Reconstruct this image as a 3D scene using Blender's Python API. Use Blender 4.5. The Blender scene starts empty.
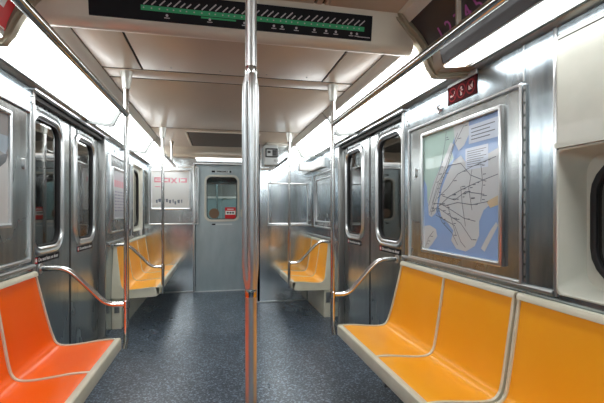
import bpy, bmesh, math, random
from mathutils import Vector as V
random.seed(7)
SC = bpy.context.scene
COL = SC.collection
PI = math.pi

# ------------------------------------------------------------------ materials
def new_mat(name):
    m = bpy.data.materials.new(name); m.use_nodes = True
    nt = m.node_tree
    return m, nt, nt.nodes['Principled BSDF']

def plain(name, col, rough=.5, metal=0., coat=0., spec=.5, emit=0., ecol=None, coat_rough=.05):
    m, nt, b = new_mat(name)
    b.inputs['Base Color'].default_value = (*col, 1)
    b.inputs['Roughness'].default_value = rough
    b.inputs['Metallic'].default_value = metal
    b.inputs['Coat Weight'].default_value = coat
    b.inputs['Coat Roughness'].default_value = coat_rough
    b.inputs['Specular IOR Level'].default_value = spec
    if emit:
        b.inputs['Emission Color'].default_value = (*(ecol or col), 1)
        b.inputs['Emission Strength'].default_value = emit
    return m

def noise(nt, scale, stretch=(1, 1, 1), detail=4, coord='Object', rough=.6):
    tc = nt.nodes.new('ShaderNodeTexCoord')
    mp = nt.nodes.new('ShaderNodeMapping'); mp.inputs['Scale'].default_value = stretch
    n = nt.nodes.new('ShaderNodeTexNoise')
    n.inputs['Scale'].default_value = scale; n.inputs['Detail'].default_value = detail
    n.inputs['Roughness'].default_value = rough
    nt.links.new(tc.outputs[coord], mp.inputs['Vector']); nt.links.new(mp.outputs[0], n.inputs['Vector'])
    return n.outputs['Fac']

def ramp(nt, fac, stops):
    r = nt.nodes.new('ShaderNodeValToRGB')
    el = r.color_ramp.elements
    while len(el) < len(stops): el.new(.5)
    for e, (p, c) in zip(el, stops):
        e.position = p; e.color = (*c, 1) if len(c) == 3 else c
    nt.links.new(fac, r.inputs['Fac'])
    return r.outputs['Color']

def maprange(nt, fac, a, b, lo=.3, hi=.7):
    r = nt.nodes.new('ShaderNodeMapRange')
    r.inputs['From Min'].default_value = lo; r.inputs['From Max'].default_value = hi
    r.inputs['To Min'].default_value = a; r.inputs['To Max'].default_value = b
    nt.links.new(fac, r.inputs['Value'])
    return r.outputs[0]

def bump(nt, b, fac, strength, dist=.002):
    n = nt.nodes.new('ShaderNodeBump')
    n.inputs['Strength'].default_value = strength; n.inputs['Distance'].default_value = dist
    nt.links.new(fac, n.inputs['Height']); nt.links.new(n.outputs[0], b.inputs['Normal'])

def brushed(name, c0, c1, r0, r1, metal=1., stretch=(9, 9, 1.2), bstr=.12):
    m, nt, b = new_mat(name)
    f = noise(nt, 2.2, stretch, 5)
    g = noise(nt, 3.0, (1, 1, .6), 3)
    nt.links.new(ramp(nt, f, [(.3, c0), (.7, c1)]), b.inputs['Base Color'])
    nt.links.new(maprange(nt, g, r0, r1), b.inputs['Roughness'])
    b.inputs['Metallic'].default_value = metal
    h = noise(nt, 1., (260, 260, 8), 2)
    bump(nt, b, h, bstr, .001)
    return m

STEEL = brushed('brushed_steel', (.31, .37, .41), (.53, .585, .615), .16, .28)
STEEL_END = brushed('end_wall_steel', (.56, .62, .65), (.72, .76, .78), .11, .19, stretch=(4, 4, 1), bstr=.05)
STEEL_DOOR = brushed('door_steel', (.36, .38, .385), (.53, .545, .53), .21, .30)
STEEL_TRIM = plain('bright_steel_trim', (.68, .69, .69), .28, 1.)
STEEL_DARK = plain('dull_steel', (.33, .33, .32), .38, 1.)
CHROME = plain('polished_tube', (.66, .65, .63), .15, 1.)
CUP = plain('pale_cast_cup', (.62, .62, .57), .35, .6)
SATIN = plain('satin_tube', (.68, .68, .67), .33, 1.)
STORM = brushed('storm_door_steel', (.33, .40, .42), (.42, .49, .51), .34, .46, .55, (3, 3, 1), .05)
RUBBER = plain('black_rubber', (.012, .012, .013), .55)
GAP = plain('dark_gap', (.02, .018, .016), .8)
BLACK = plain('black_print', (.012, .012, .014), .6, spec=.15)
WHITE = plain('white_print', (.80, .80, .78), .6, spec=.2)
RED = plain('red_print', (.62, .025, .03), .5, spec=.25)
GREY_PLASTIC = plain('grey_plastic', (.50, .52, .51), .45)

def cream_mat(name, c0, c1):
    m, nt, b = new_mat(name)
    f = noise(nt, 6, (1, 1, 1), 5)
    nt.links.new(ramp(nt, f, [(.3, c0), (.7, c1)]), b.inputs['Base Color'])
    b.inputs['Roughness'].default_value = .38
    b.inputs['Coat Weight'].default_value = .15
    return m
CREAM = cream_mat('cream_fibreglass', (.60, .57, .43), (.68, .64, .51))
WINDOW_CREAM = cream_mat('cream_window_moulding', (.55, .55, .47), (.62, .61, .53))

def seat_mat(name, c0, c1):
    m, nt, b = new_mat(name)
    f = noise(nt, 2.5, (1, 1, 1), 2)
    nt.links.new(ramp(nt, f, [(.3, c0), (.7, c1)]), b.inputs['Base Color'])
    b.inputs['Roughness'].default_value = .30
    b.inputs['Specular IOR Level'].default_value = .30
    b.inputs['Coat Weight'].default_value = .0
    b.inputs['Coat Roughness'].default_value = .18
    return m
AMBER = seat_mat('amber_seat', (.93, .385, .012), (.95, .41, .022))
ORANGE = seat_mat('red_orange_seat', (.95, .125, .001), (.97, .145, .003))
YELLOW = seat_mat('yellow_orange_seat', (.95, .42, .014), (.96, .45, .026))

def ceiling_mat(name, c0, c1, rough=.34):
    m, nt, b = new_mat(name)
    f = noise(nt, 2.5, (1, .5, 1), 5)
    nt.links.new(ramp(nt, f, [(.3, c0), (.7, c1)]), b.inputs['Base Color'])
    b.inputs['Roughness'].default_value = rough
    b.inputs['Coat Weight'].default_value = .12
    b.inputs['Coat Roughness'].default_value = .15
    return m
CEIL = ceiling_mat('ceiling_panel_beige', (.43, .335, .245), (.48, .38, .285))
BEAM = brushed('beam_satin', (.60, .53, .43), (.68, .61, .50), .28, .40, .25, (1, 6, 1), .03)
RIB = plain('olive_beige_rib', (.36, .32, .23), .4, .2)
FILLER = plain('brown_filler', (.25, .17, .10), .4)
RIB_GREY = plain('grey_rib', (.20, .21, .20), .5)
TRIM_BEIGE = plain('beige_trim', (.60, .57, .50), .35, .2)
GRILLE = plain('vent_dark', (.13, .11, .09), .6)

def floor_mat():
    m, nt, b = new_mat('speckled_floor')
    a = noise(nt, 70, (1, 1, 1), 2, rough=.7)
    c = noise(nt, 1.7, (1, .6, 1), 5)
    sp = ramp(nt, a, [(.40, (.016, .023, .034)), (.53, (.047, .063, .085)), (.66, (.22, .28, .34))])
    wear = ramp(nt, c, [(.35, (.75, .78, .85)), (.7, (1.35, 1.3, 1.25))])
    mx = nt.nodes.new('ShaderNodeMix'); mx.data_type = 'RGBA'; mx.blend_type = 'MULTIPLY'; mx.inputs[0].default_value = 1
    nt.links.new(sp, mx.inputs[6]); nt.links.new(wear, mx.inputs[7])
    nt.links.new(mx.outputs[2], b.inputs['Base Color'])
    nt.links.new(maprange(nt, c, .40, .24), b.inputs['Roughness'])
    b.inputs['Specular IOR Level'].default_value = .6
    bump(nt, b, a, .25, .002)
    return m
FLOOR = floor_mat()

def glass_mat(name, tint, refl=.10):
    m = bpy.data.materials.new(name); m.use_nodes = True
    nt = m.node_tree; nt.nodes.clear()
    out = nt.nodes.new('ShaderNodeOutputMaterial')
    mix = nt.nodes.new('ShaderNodeMixShader')
    tr = nt.nodes.new('ShaderNodeBsdfTransparent'); tr.inputs[0].default_value = (*tint, 1)
    gl = nt.nodes.new('ShaderNodeBsdfGlossy'); gl.inputs['Roughness'].default_value = .03
    fr = nt.nodes.new('ShaderNodeFresnel'); fr.inputs['IOR'].default_value = 1.5
    ad = nt.nodes.new('ShaderNodeMath'); ad.operation = 'ADD'; ad.inputs[1].default_value = refl; ad.use_clamp = True
    geo = nt.nodes.new('ShaderNodeNewGeometry')
    io = nt.nodes.new('ShaderNodeMapRange'); io.inputs['To Min'].default_value = 1.5; io.inputs['To Max'].default_value = 1 / 1.5
    nt.links.new(geo.outputs['Backfacing'], io.inputs['Value']); nt.links.new(io.outputs[0], fr.inputs['IOR'])
    nt.links.new(fr.outputs[0], ad.inputs[0]); nt.links.new(ad.outputs[0], mix.inputs[0])
    nt.links.new(tr.outputs[0], mix.inputs[1]); nt.links.new(gl.outputs[0], mix.inputs[2])
    nt.links.new(mix.outputs[0], out.inputs[0])
    return m
GLASS = glass_mat('window_glass', (.75, .75, .72), .10)
CLEAR = glass_mat('storm_window_glass', (.85, .88, .88), .02)

LAMP = 7.2
LENS = plain('lit_lamp_lens', (.9, .9, .88), .4, emit=LAMP, ecol=(.94, .985, 1))
LENS_END = plain('lit_end_tube', (.9, .9, .88), .4, emit=2.2, ecol=(1, .98, .95))
LENS_NEXT = plain('lit_next_car_lens', (.9, .95, .95), .4, emit=4.0, ecol=(.85, 1, 1))

# ------------------------------------------------------------------ builder
class Frame:
    def __init__(s, o, ux, uy, un):
        s.o, s.ux, s.uy, s.un = V(o), V(ux), V(uy), V(un)
    def __call__(s, a, b, c=0.): return s.o + s.ux * a + s.uy * b + s.un * c

def FR(x, y, z): return Frame((x, y, z), (0, -1, 0), (0, 0, 1), (-1, 0, 0))     # on the right-hand wall
def FL(x, y, z): return Frame((x, y, z), (0, 1, 0), (0, 0, 1), (1, 0, 0))       # on the left-hand wall
def FE(x, y, z): return Frame((x, y, z), (1, 0, 0), (0, 0, 1), (0, -1, 0))      # on a wall that faces the camera
def FS(s, x, y, z): return FR(x, y, z) if s > 0 else FL(-x, y, z)

def rrect(w, h, r, n=6, cx=0., cy=0.):
    r = max(min(r, w / 2 - 1e-4, h / 2 - 1e-4), 1e-4)
    out = []
    for qx, qy, a0 in ((1, 1, 0), (-1, 1, 90), (-1, -1, 180), (1, -1, 270)):
        for k in range(n + 1):
            a = math.radians(a0 + 90 * k / n)
            out.append((cx + qx * (w / 2 - r) + r * math.cos(a), cy + qy * (h / 2 - r) + r * math.sin(a)))
    return out
def rect(w, h, cx=0., cy=0.):
    return [(cx + w / 2, cy + h / 2), (cx - w / 2, cy + h / 2), (cx - w / 2, cy - h / 2), (cx + w / 2, cy - h / 2)]
def circle(r, n=24, cx=0., cy=0.):
    return [(cx + r * math.cos(2 * PI * k / n), cy + r * math.sin(2 * PI * k / n)) for k in range(n)]

def fillet(pts, rad, n=6):
    pts = [V(p) for p in pts]; out = [pts[0]]
    for i in range(1, len(pts) - 1):
        a, p, b = pts[i - 1], pts[i], pts[i + 1]
        d0, d1 = (a - p), (b - p)
        r = min(rad, d0.length * .48, d1.length * .48)
        p0, p1 = p + d0.normalized() * r, p + d1.normalized() * r
        for k in range(n + 1):
            t = k / n
            out.append(p0 * (1 - t) ** 2 + p * 2 * t * (1 - t) + p1 * t * t)
    out.append(pts[-1])
    return out

class B:
    def __init__(s): s.bm = bmesh.new(); s.mats = []; s.mi = 0
    def use(s, m):
        if m not in s.mats: s.mats.append(m)
        s.mi = s.mats.index(m); return s
    def face(s, vs):
        try: f = s.bm.faces.new(vs)
        except ValueError: return None
        f.material_index = s.mi; return f
    def poly(s, pts): return s.face([s.bm.verts.new(p) for p in pts])
    def flat(s, F, pts, c): return s.poly([F(a, b, c) for a, b in pts])
    def loft(s, loops, cap0=True, cap1=True, closed=True):
        vv = [[s.bm.verts.new(p) for p in L] for L in loops]
        n = len(vv[0])
        for A, Bv in zip(vv, vv[1:]):
            for i in range(n if closed else n - 1):
                j = (i + 1) % n
                s.face((A[i], A[j], Bv[j], Bv[i]))
        if cap0: s.face(list(reversed(vv[0])))
        if cap1: s.face(vv[-1])
        return s
    def slab(s, F, pts, c0, c1):
        return s.loft([[F(a, b, c0) for a, b in pts], [F(a, b, c1) for a, b in pts]])
    def ring(s, F, outer, inner, c0, c1, bev=0.):
        """a frame of equal-count loops outer / inner, from depth c0 to c1"""
        def mixl(t): return [(o[0] + (i[0] - o[0]) * t, o[1] + (i[1] - o[1]) * t) for o, i in zip(outer, inner)]
        if bev > 0:
            L = [(outer, c0), (outer, c1 - bev), (mixl(.25), c1), (mixl(.75), c1), (inner, c1 - bev), (inner, c0), (outer, c0)]
        else:
            L = [(outer, c0), (outer, c1), (inner, c1), (inner, c0), (outer, c0)]
        return s.loft([[F(a, b, c) for a, b in p] for p, c in L], False, False)
    def plate(s, F, outer, holes, c0, c1):
        for c in (c0, c1):
            ed = []
            for L in [outer] + holes:
                vs = [s.bm.verts.new(F(a, b, c)) for a, b in L]
                ed += [s.bm.edges.new((vs[i], vs[(i + 1) % len(vs)])) for i in range(len(vs))]
            r = bmesh.ops.triangle_fill(s.bm, edges=ed, use_beauty=True)
            for g in r['geom']:
                if isinstance(g, bmesh.types.BMFace): g.material_index = s.mi
        for L in [outer] + holes:
            s.loft([[F(a, b, c0) for a, b in L], [F(a, b, c1) for a, b in L]], False, False)
        return s
    def box(s, x0, x1, y0, y1, z0, z1, bev=0.):
        x0, x1 = min(x0, x1), max(x0, x1); y0, y1 = min(y0, y1), max(y0, y1); z0, z1 = min(z0, z1), max(z0, z1)
        c = bmesh.ops.create_cube(s.bm, size=1.)['verts']
        for v in c:
            v.co = V((x0 + (v.co.x + .5) * (x1 - x0), y0 + (v.co.y + .5) * (y1 - y0), z0 + (v.co.z + .5) * (z1 - z0)))
        fs = {f for v in c for f in v.link_faces}
        for f in fs: f.material_index = s.mi
        if bev > 0:
            es = list({e for f in fs for e in f.edges})
            r = bmesh.ops.bevel(s.bm, geom=es, offset=bev, segments=2, affect='EDGES', profile=.6)
            for f in r['faces']: f.material_index = s.mi
        return s
    def tube(s, pts, r, n=14, caps=True):
        pts = [V(p) for p in pts]; loops = []
        t0 = (pts[1] - pts[0]).normalized()
        up = V((0, 0, 1)) if abs(t0.z) < .9 else V((1, 0, 0))
        nx = t0.cross(up).normalized()
        for i, p in enumerate(pts):
            t = ((pts[min(i + 1, len(pts) - 1)] - pts[max(i - 1, 0)])).normalized()
            nx = (nx - t * nx.dot(t)).normalized(); ny = t.cross(nx)
            rr = r[i] if isinstance(r, (list, tuple)) else r
            loops.append([p + nx * rr * math.cos(2 * PI * k / n) + ny * rr * math.sin(2 * PI * k / n) for k in range(n)])
        return s.loft(loops, caps, caps)
    def lathe(s, x, y, prof, n=24):
        return s.loft([[V((x + r * math.cos(2 * PI * k / n), y + r * math.sin(2 * PI * k / n), z)) for k in range(n)] for r, z in prof])
    def prism(s, side, prof, y0, y1):
        """extrude an x-z profile along the car; side mirrors it"""
        return s.loft([[V((side * x, y, z)) for x, z in prof] for y in (y0, y1)])
    def strip(s, F, pts, w, c):
        """a printed line of width w on the plane of F"""
        for (a0, b0), (a1, b1) in zip(pts, pts[1:]):
            d = V((a1 - a0, b1 - b0, 0))
            if d.length < 1e-6: continue
            d.normalize(); nx, ny = -d.y * w / 2, d.x * w / 2
            s.flat(F, [(a0 + nx, b0 + ny), (a0 - nx, b0 - ny), (a1 - nx, b1 - ny), (a1 + nx, b1 + ny)], c)
        return s
    def text(s, F, txt, size, a, b, c, width=None, slant=0., rot=0.):
        """lettering centred on (a, b), fitted to a width"""
        cu = bpy.data.curves.new('t', 'FONT'); cu.body = txt; cu.size = size; cu.align_x = 'CENTER'; cu.align_y = 'CENTER'
        cu.resolution_u = 2
        o = bpy.data.objects.new('t', cu); COL.objects.link(o)
        bpy.context.view_layer.update()
        me = bpy.data.meshes.new_from_object(o.evaluated_get(bpy.context.evaluated_depsgraph_get()))
        bpy.data.objects.remove(o); bpy.data.curves.remove(cu)
        if len(me.vertices):
            xs = [v.co.x for v in me.vertices]; mid = (min(xs) + max(xs)) / 2
            k = width / (max(xs) - min(xs)) if width else 1.
            cr, sr = math.cos(rot), math.sin(rot)
            vs = []
            for v in me.vertices:
                px, py = (v.co.x - mid) * k + v.co.y * slant, v.co.y
                vs.append(s.bm.verts.new(F(a + px * cr - py * sr, b + px * sr + py * cr, c)))
            for p in me.polygons: s.face([vs[i] for i in p.vertices])
        bpy.data.meshes.remove(me)
        return s

def obj(name, b, parent=None, mat=None, recalc=True, angle=35):
    bm = b.bm
    if recalc: bmesh.ops.recalc_face_normals(bm, faces=bm.faces[:])
    for f in bm.faces: f.smooth = True
    me = bpy.data.meshes.new(name)
    if parent is not None:
        r = parent
        while r.parent: r = r.parent
        off = r.location.copy()
    else:
        xs = [v.co.x for v in bm.verts]; ys = [v.co.y for v in bm.verts]; zs = [v.co.z for v in bm.verts]
        off = V(((min(xs) + max(xs)) / 2, (min(ys) + max(ys)) / 2, min(zs)))
    for v in bm.verts: v.co -= off
    bm.to_mesh(me); bm.free()
    me.set_sharp_from_angle(angle=math.radians(angle))
    for m in (b.mats or [mat]): me.materials.append(m)
    o = bpy.data.objects.new(name, me); COL.objects.link(o)
    if parent is not None: o.parent = parent
    else: o.location = off
    return o

def tag(o, label, cat, group=None, kind=None):
    o['label'] = label; o['category'] = cat
    if group: o['group'] = group
    if kind: o['kind'] = kind
    return o

def thing(name, loc, label, cat, group=None, kind=None):
    o = bpy.data.objects.new(name, None); COL.objects.link(o)
    o.location = loc; o.empty_display_size = .1
    return tag(o, label, cat, group, kind)

def N(m): return B().use(m)

# ------------------------------------------------------------------ dimensions (metres; x across the car, y along it)
HW = 1.19            # half width between the steel linings
WT = 1.37            # outside of the wall
YE = 6.29            # storm door wall
YC = 5.38            # cab wall on the right
YB = -3.0            # rear of the modelled car
DY0, DY1, DYC = 2.68, 4.20, 3.44      # side door opening
DH = 1.945
ZC, ZN = 2.13, 2.24  # far and near ceiling
YS = 1.96            # the ceiling step
NAME = {1: 'right', -1: 'left'}

# ------------------------------------------------------------------ floor
fl = obj('floor', N(FLOOR).box(-WT, WT, YB - .1, YE + .4, -.08, 0)); tag(fl, 'dark blue-grey speckled rubber floor of the subway car', 'floor', kind='structure')

# ------------------------------------------------------------------ side walls
def wall(side):
    s = side; b = N(STEEL)
    X0, X1 = s * HW, s * WT
    top = 2.32
    if s > 0:
        wy0, wy1, wz0, wz1 = .22, 1.335, .905, 1.925
        yend = YC + .1
        b.box(X0, X1, YB, wy0, 0, top)
        b.box(X0, X1, wy0, wy1, 0, wz0); b.box(X0, X1, wy0, wy1, wz1, top)
        b.box(X0, X1, wy1, DY0, 0, top)
        b.box(X0, X1, DY0, DY1, DH, top)
        b.box(X0, X1, DY1, yend, 0, top)
    else:
        wy0, wy1, wz0, wz1 = 5.56, 6.22, .96, 1.86
        b.box(X0, X1, YB, DY0, 0, top)
        b.box(X0, X1, DY0, DY1, DH, top)
        b.box(X0, X1, DY1, wy0, 0, top)
        b.box(X0, X1, wy0, wy1, 0, wz0); b.box(X0, X1, wy0, wy1, wz1, top)
        b.box(X0, X1, wy1, YE + .1, 0, top)
    o = obj('wall_' + NAME[s], b)
    tag(o, 'brushed stainless steel side wall with the %s doors' % ('map' if s > 0 else 'tilted poster'), 'wall', kind='structure')
    # seam strips and jambs
    seams = [(2.66, 0.9, 1.95)] + ([(1.505, 1.80, 1.97)] if s > 0 else [(5.45, .9, 1.93)])
    for y, z0, z1 in seams:
        obj('seam_strip', N(STEEL_TRIM).box(s * (HW + .002), s * (HW - .003), y - .004, y + .004, z0, z1), o)
    for y in (DY0, DY1):
        d = -1 if y == DY0 else 1
        obj('door_jamb', N(STEEL_DARK).box(s * (HW - .006), s * (HW + .055), y - .004, y + d * .035 - (0 if d < 0 else 0), .0, DH, .003), o)
    obj('door_header', N(STEEL_TRIM).box(s * (HW - .03), s * (HW + .04), DY0 - .06, DY1 + .05, DH, DH + .022, .004), o)
    obj('track_shade_band', N(GAP).box(s * (HW + .015), s * (HW + .054), DY0 + .001, DY1 - .001, 1.917, DH - .001), o)  # near-black box painting the recess shade above the door leaves
    obj('threshold', N(STEEL_DARK).box(s * (HW - .06), s * (HW + .05), DY0, DY1, -.01, .006), o)
    return o
WALL = {s: wall(s) for s in (1, -1)}
WALL[1]['label'] = 'brushed stainless steel side wall carrying the framed transit map'
WALL[-1]['label'] = 'brushed stainless steel side wall behind the red-orange seats'

# seat-height ledge moulding along the walls
def ledge(side, y0, y1, k):
    prof = [(HW + .002, .920), (HW - .012, .918), (HW - .018, .911), (HW - .018, .903), (HW - .012, .896), (HW + .002, .893)]
    o = obj('trim_%d' % k, N(STEEL_DARK).prism(side, prof, y0, y1))
    return o
tag(ledge(1, 1.34, 2.655, 1), 'rounded steel ledge on the wall above the amber seats', 'moulding', kind='structure')
tag(ledge(-1, .4, 2.655, 2), 'rounded steel ledge on the wall above the red-orange seats', 'moulding', kind='structure')
tag(ledge(-1, 4.30, 5.50, 3), 'rounded steel ledge on the wall above the far three-seat bench', 'moulding', kind='structure')
tag(ledge(1, 4.30, 5.37, 4), 'rounded steel ledge on the wall above the far short bench', 'moulding', kind='structure')

# ------------------------------------------------------------------ end walls
SDX0, SDX1 = -.44, .385
b = N(STEEL_END)
b.box(-HW - .02, SDX0 - .02, YE, YE + .10, 0, 2.3)
b.box(SDX0 - .02, SDX1 + .02, YE, YE + .10, 1.965, 2.3)
we = obj('wall_end', b); tag(we, 'steel end wall around the storm door with a pale poster', 'wall', kind='structure')
obj('door_post', N(STEEL_TRIM).box(SDX0 - .035, SDX0 - .008, YE - .02, YE + .02, 0, 1.965, .005), we)
obj('door_head', N(STEEL_TRIM).box(SDX0 - .035, SDX1 + .02, YE - .02, YE + .02, 1.945, 1.965, .004), we)
obj('threshold', N(STEEL_TRIM).box(SDX0 - .03, SDX1 + .02, YE - .025, YE + .02, 0, .012, .003), we)
bb = obj('baseboard_end', N(STEEL_TRIM).box(-HW, SDX0 - .036, YE - .012, YE, .0, .022, .003)); tag(bb, 'thin steel strip at the foot of the end wall', 'baseboard', kind='structure')
b = N(STEEL_END)
b.box(.40, WT, YC, YC + .06, 0, 2.3)
b.box(.385, .445, YC, YE + .10, 0, 2.3)
wc = obj('wall_cab', b); tag(wc, 'steel cab wall standing forward beside the storm door', 'wall', kind='structure')
obj('corner_post', N(STEEL_TRIM).box(.383, .415, YC - .012, YC + .03, 0, 2.1, .006), wc)
Fc = FE(.80, YC, 0)
fo, fi = rect(.50, .58, 0, 1.30), rect(.46, .54, 0, 1.30)
obj('panel_frame', N(STEEL_TRIM).ring(Fc, rrect(.56, .56, .012, 3, .03, 1.335), rrect(.53, .53, .008, 3, .03, 1.335), 0, .012, .003), wc)
obj('panel_ledge', N(STEEL_TRIM).box(.55, 1.12, YC - .022, YC, 1.035, 1.05, .004), wc)
bb = obj('baseboard_cab', N(STEEL_TRIM).box(.40, HW, YC - .012, YC, .0, .02, .003)); tag(bb, 'thin steel strip at the foot of the cab wall', 'baseboard', kind='structure')
wr = obj('wall_rear', N(STEEL).box(-WT, WT, YB - .1, YB, 0, 2.3)); tag(wr, 'steel wall closing the car behind the viewer', 'wall', kind='structure')

# ------------------------------------------------------------------ ceiling
b = N(GAP)
b.box(-1.37, 1.37, YS + .06, YE + .1, ZC + .004, ZC + .12)
ce = obj('ceiling', b); tag(ce, 'beige panelled ceiling beyond the step', 'ceiling', kind='structure')
def cpanel(x0, x1, y0, y1, z=ZC, par=ce):
    obj('ceiling_panel', N(CEIL).box(x0, x1, y0, y1, z, z + .006, .001), par)
cpanel(-.818, -.588, YS + .065, 2.682); cpanel(-.574, .585, YS + .065, 2.682); cpanel(.599, .818, YS + .065, 2.682)
cpanel(-.818, .818, 2.706, 2.860)
cpanel(-.818, .818, 2.886, 4.496)
cpanel(-.818, .818, 4.530, 5.80)
for x in (-.40, -.10, .20, .47):
    for y in (2.62,):
        b = N(STEEL_DARK).lathe(x, y, [(.006, ZC + .001), (.006, ZC - .002), (.003, ZC - .003)], 10); obj('screw', b, ce)
# near ceiling
b = N(CEIL)
for x0, x1 in ((-.815, -.415), (-.411, -.395), (-.378, -.352), (-.338, .338), (.352, .378), (.395, .411), (.415, .815)):
    b.box(x0, x1, .95, YS - .05, ZN, ZN + .02)
b.use(GAP).box(-.82, .82, .95, YS - .05, ZN + .02, ZN + .06)
cn = obj('ceiling', b); tag(cn, 'raised beige ceiling with dark slots above the strip map', 'ceiling', kind='structure')
cr = obj('ceiling', N(CEIL).box(-1.19, 1.19, YB, .94, ZN, ZN + .10)); tag(cr, 'beige ceiling behind the viewer', 'ceiling', kind='structure')
# the step between the two ceilings
prof = [(1.885, 2.245), (1.905, 2.215), (1.925, 2.095), (1.935, 2.075), (1.952, 2.062), (1.972, 2.060), (1.992, 2.066), (2.012, 2.085), (2.024, 2.135), (2.03, 2.24)]
b = N(BEAM).loft([[V((x, y, z)) for y, z in prof] for x in (-.885, .885)])
bm_ = obj('trim_5', b); tag(bm_, 'satin cross beam where the ceiling steps down, behind the strip map', 'beam', kind='structure')

# soffit over the storm door
prof = [(5.78, 2.13), (5.90, 2.085), (6.12, 2.072), (6.14, 2.035), (6.29, 2.03), (6.29, 2.25), (5.78, 2.25)]
b = N(BEAM).loft([[V((x, y, z)) for y, z in prof] for x in (-.83, .384)])
so = obj('trim_6', b); tag(so, 'beige soffit stepping down above the storm door', 'soffit', kind='structure')
el = thing('end_light', (-.03, 6.20, 2.03), 'short white fluorescent tube light above the storm door', 'light')
obj('diffuser', N(LENS_END).box(-.43, .37, 6.150, 6.200, 2.010, 2.034, .006), el)
obj('light_tray', N(TRIM_BEIGE).box(-.45, .38, 6.14, 6.28, 2.032, 2.045, .002), el)

# air return grille
gr = thing('vent_grille', (.03, 5.1, ZC), 'dark rectangular air return grille in the ceiling near the storm door', 'vent')
gx0, gx1, gy0, gy1 = -.46, .36, 4.64, 5.66
gb = N(GRILLE)
for k in range(34):
    y = gy0 + .03 + k * (gy1 - gy0 - .06) / 33
    gb.box(gx0 + .02, gx1 - .02, y - .006, y + .006, ZC - .010, ZC - .002)
obj('slats', gb, gr)
obj('backing', N(GAP).box(gx0 + .01, gx1 - .01, gy0 + .01, gy1 - .01, ZC - .003, ZC + .001), gr)
Fg = Frame(((gx0 + gx1) / 2, (gy0 + gy1) / 2, ZC), (1, 0, 0), (0, 1, 0), (0, 0, -1))
obj('frame', N(BEAM).ring(Fg, rrect(gx1 - gx0 + .03, gy1 - gy0 + .03, .01, 2), rrect(gx1 - gx0 - .02, gy1 - gy0 - .02, .006, 2), 0, .012, .003), gr)

# ------------------------------------------------------------------ light fixtures along both sides
def fixture(side, y0, y1, far, label):
    s = side
    g = 'side light fixtures'
    t = thing('ceiling_light', (s * 1.03, (y0 + y1) / 2, 2.0), label, 'light', g)
    if far:
        obj('trim_strip', N(TRIM_BEIGE).prism(s, [(.824, 2.128), (.852, 2.090), (.872, 2.082), (.880, 2.095), (.90, 2.2), (.824, 2.2)], y0, y1), t)
        lens = [(.874, 2.100), (.905, 2.068), (.945, 2.005), (.966, 1.962), (.974, 1.952), (.986, 1.949), (1.05, 1.955), (1.122, 1.966), (1.122, 1.975), (.985, 1.960), (.915, 2.075), (.88, 2.11)]
        obj('lens', N(LENS).prism(s, lens, y0, y1), t)
        obj('housing', N(GREY_PLASTIC).prism(s, [(.90, 2.2), (.925, 2.085), (.992, 1.968), (1.12, 1.978), (1.188, 1.980), (1.188, 2.2)], y0, y1), t)
    else:
        lens = [(.986, 1.955), (.995, 1.949), (1.05, 1.955), (1.102, 1.964), (1.102, 1.972), (.992, 1.962)]
        obj('lens', N(LENS).prism(s, lens, y0, y1), t)
        obj('housing', N(GREY_PLASTIC).prism(s, [(1.01, 2.0), (1.02, 1.968), (1.12, 1.978), (1.188, 1.980), (1.188, 2.0)], y0, y1), t)
    obj('mounting_strip', N(STEEL_DARK).prism(s, [(1.122, 1.977), (1.124, 1.962), (1.150, 1.966), (1.165, 1.958), (1.189, 1.955), (1.189, 1.979)], y0, y1), t)
    return t
W = 'white fluorescent side light '
fixture(1, 1.956, 3.515, True, W + 'running from the cross beam towards the doors above the map')
fixture(1, 3.55, 5.085, True, W + 'above the right far door leaf and white corner box')
fixture(1, 5.12, YC, True, W + 'stub against the cab wall')
fixture(-1, 1.956, 3.515, True, W + 'running from the cross beam towards the doors opposite the map')
fixture(-1, 3.55, 5.085, True, W + 'above the left far poster and far bench')
fixture(-1, 5.12, YE, True, W + 'in the corner above the end wall poster')
fixture(1, .96, 1.80, False, W + 'narrow strip under the dark numbered advert')
fixture(-1, .96, 1.873, False, W + 'narrow strip under the red advert')
for s in (1, -1):
    fixture(s, YB, .94, True, W + 'strip out of view on the %s side' % ('map' if s > 0 else 'poster'))  # unseen rear strips, full lens and lengthened to brighten near ceiling and beam

def bracket(side, y, w, label, near=False):
    s = side
    prof = [(.845, 2.110), (.880, 2.066), (.918, 1.998), (.944, 1.940), (.958, 1.926), (.985, 1.924), (1.05, 1.932), (1.125, 1.946), (1.189, 1.952), (1.189, 2.2), (.852, 2.2)]
    if near:
        prof = [(.790, 2.245), (.838, 2.196), (.894, 2.144), (.934, 2.098), (.962, 2.045), (.984, 1.995), (1.016, 1.952), (1.05, 1.950), (1.189, 1.970), (1.189, 2.24), (.79, 2.26)]
    if near: prof = [(x - .012 if x < 1.1 else x, z - .008) for x, z in prof]
    o = obj('light_bracket', N(RIB if near else RIB_GREY).prism(s, prof, y - w / 2, y + w / 2))
    if near:
        q = [(.780, 2.238), (.829, 2.188), (.885, 2.136), (.924, 2.091), (.952, 2.040), (.975, 1.988), (1.011, 1.942), (1.05, 1.940), (1.188, 1.960), (1.188, 2.0), (.80, 2.26)]
        q = [(x - .012 if x < 1.1 else x, z - .008) for x, z in q]
        obj('raised_rib', N(RIB).prism(s, q, y - w * .22, y + w * .22), o)
        if s < 0: return tag(o, label, 'bracket', 'side light brackets')
        q = [(.938, 2.086), (.964, 2.020), (.976, 1.962), (.985, 1.950), (1.05, 1.952), (1.189, 1.972), (1.189, 2.0), (.95, 2.09)]
        obj('end_filler', N(FILLER).prism(s, q, 1.80, y - w / 2), o)
    return tag(o, label, 'bracket', 'side light brackets')
bracket(1, 1.915, .08, 'angular beige rib at the end of the beam above the red sign', True)
bracket(-1, 1.915, .08, 'angular beige rib at the end of the beam beside the red advert', True)
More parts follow.
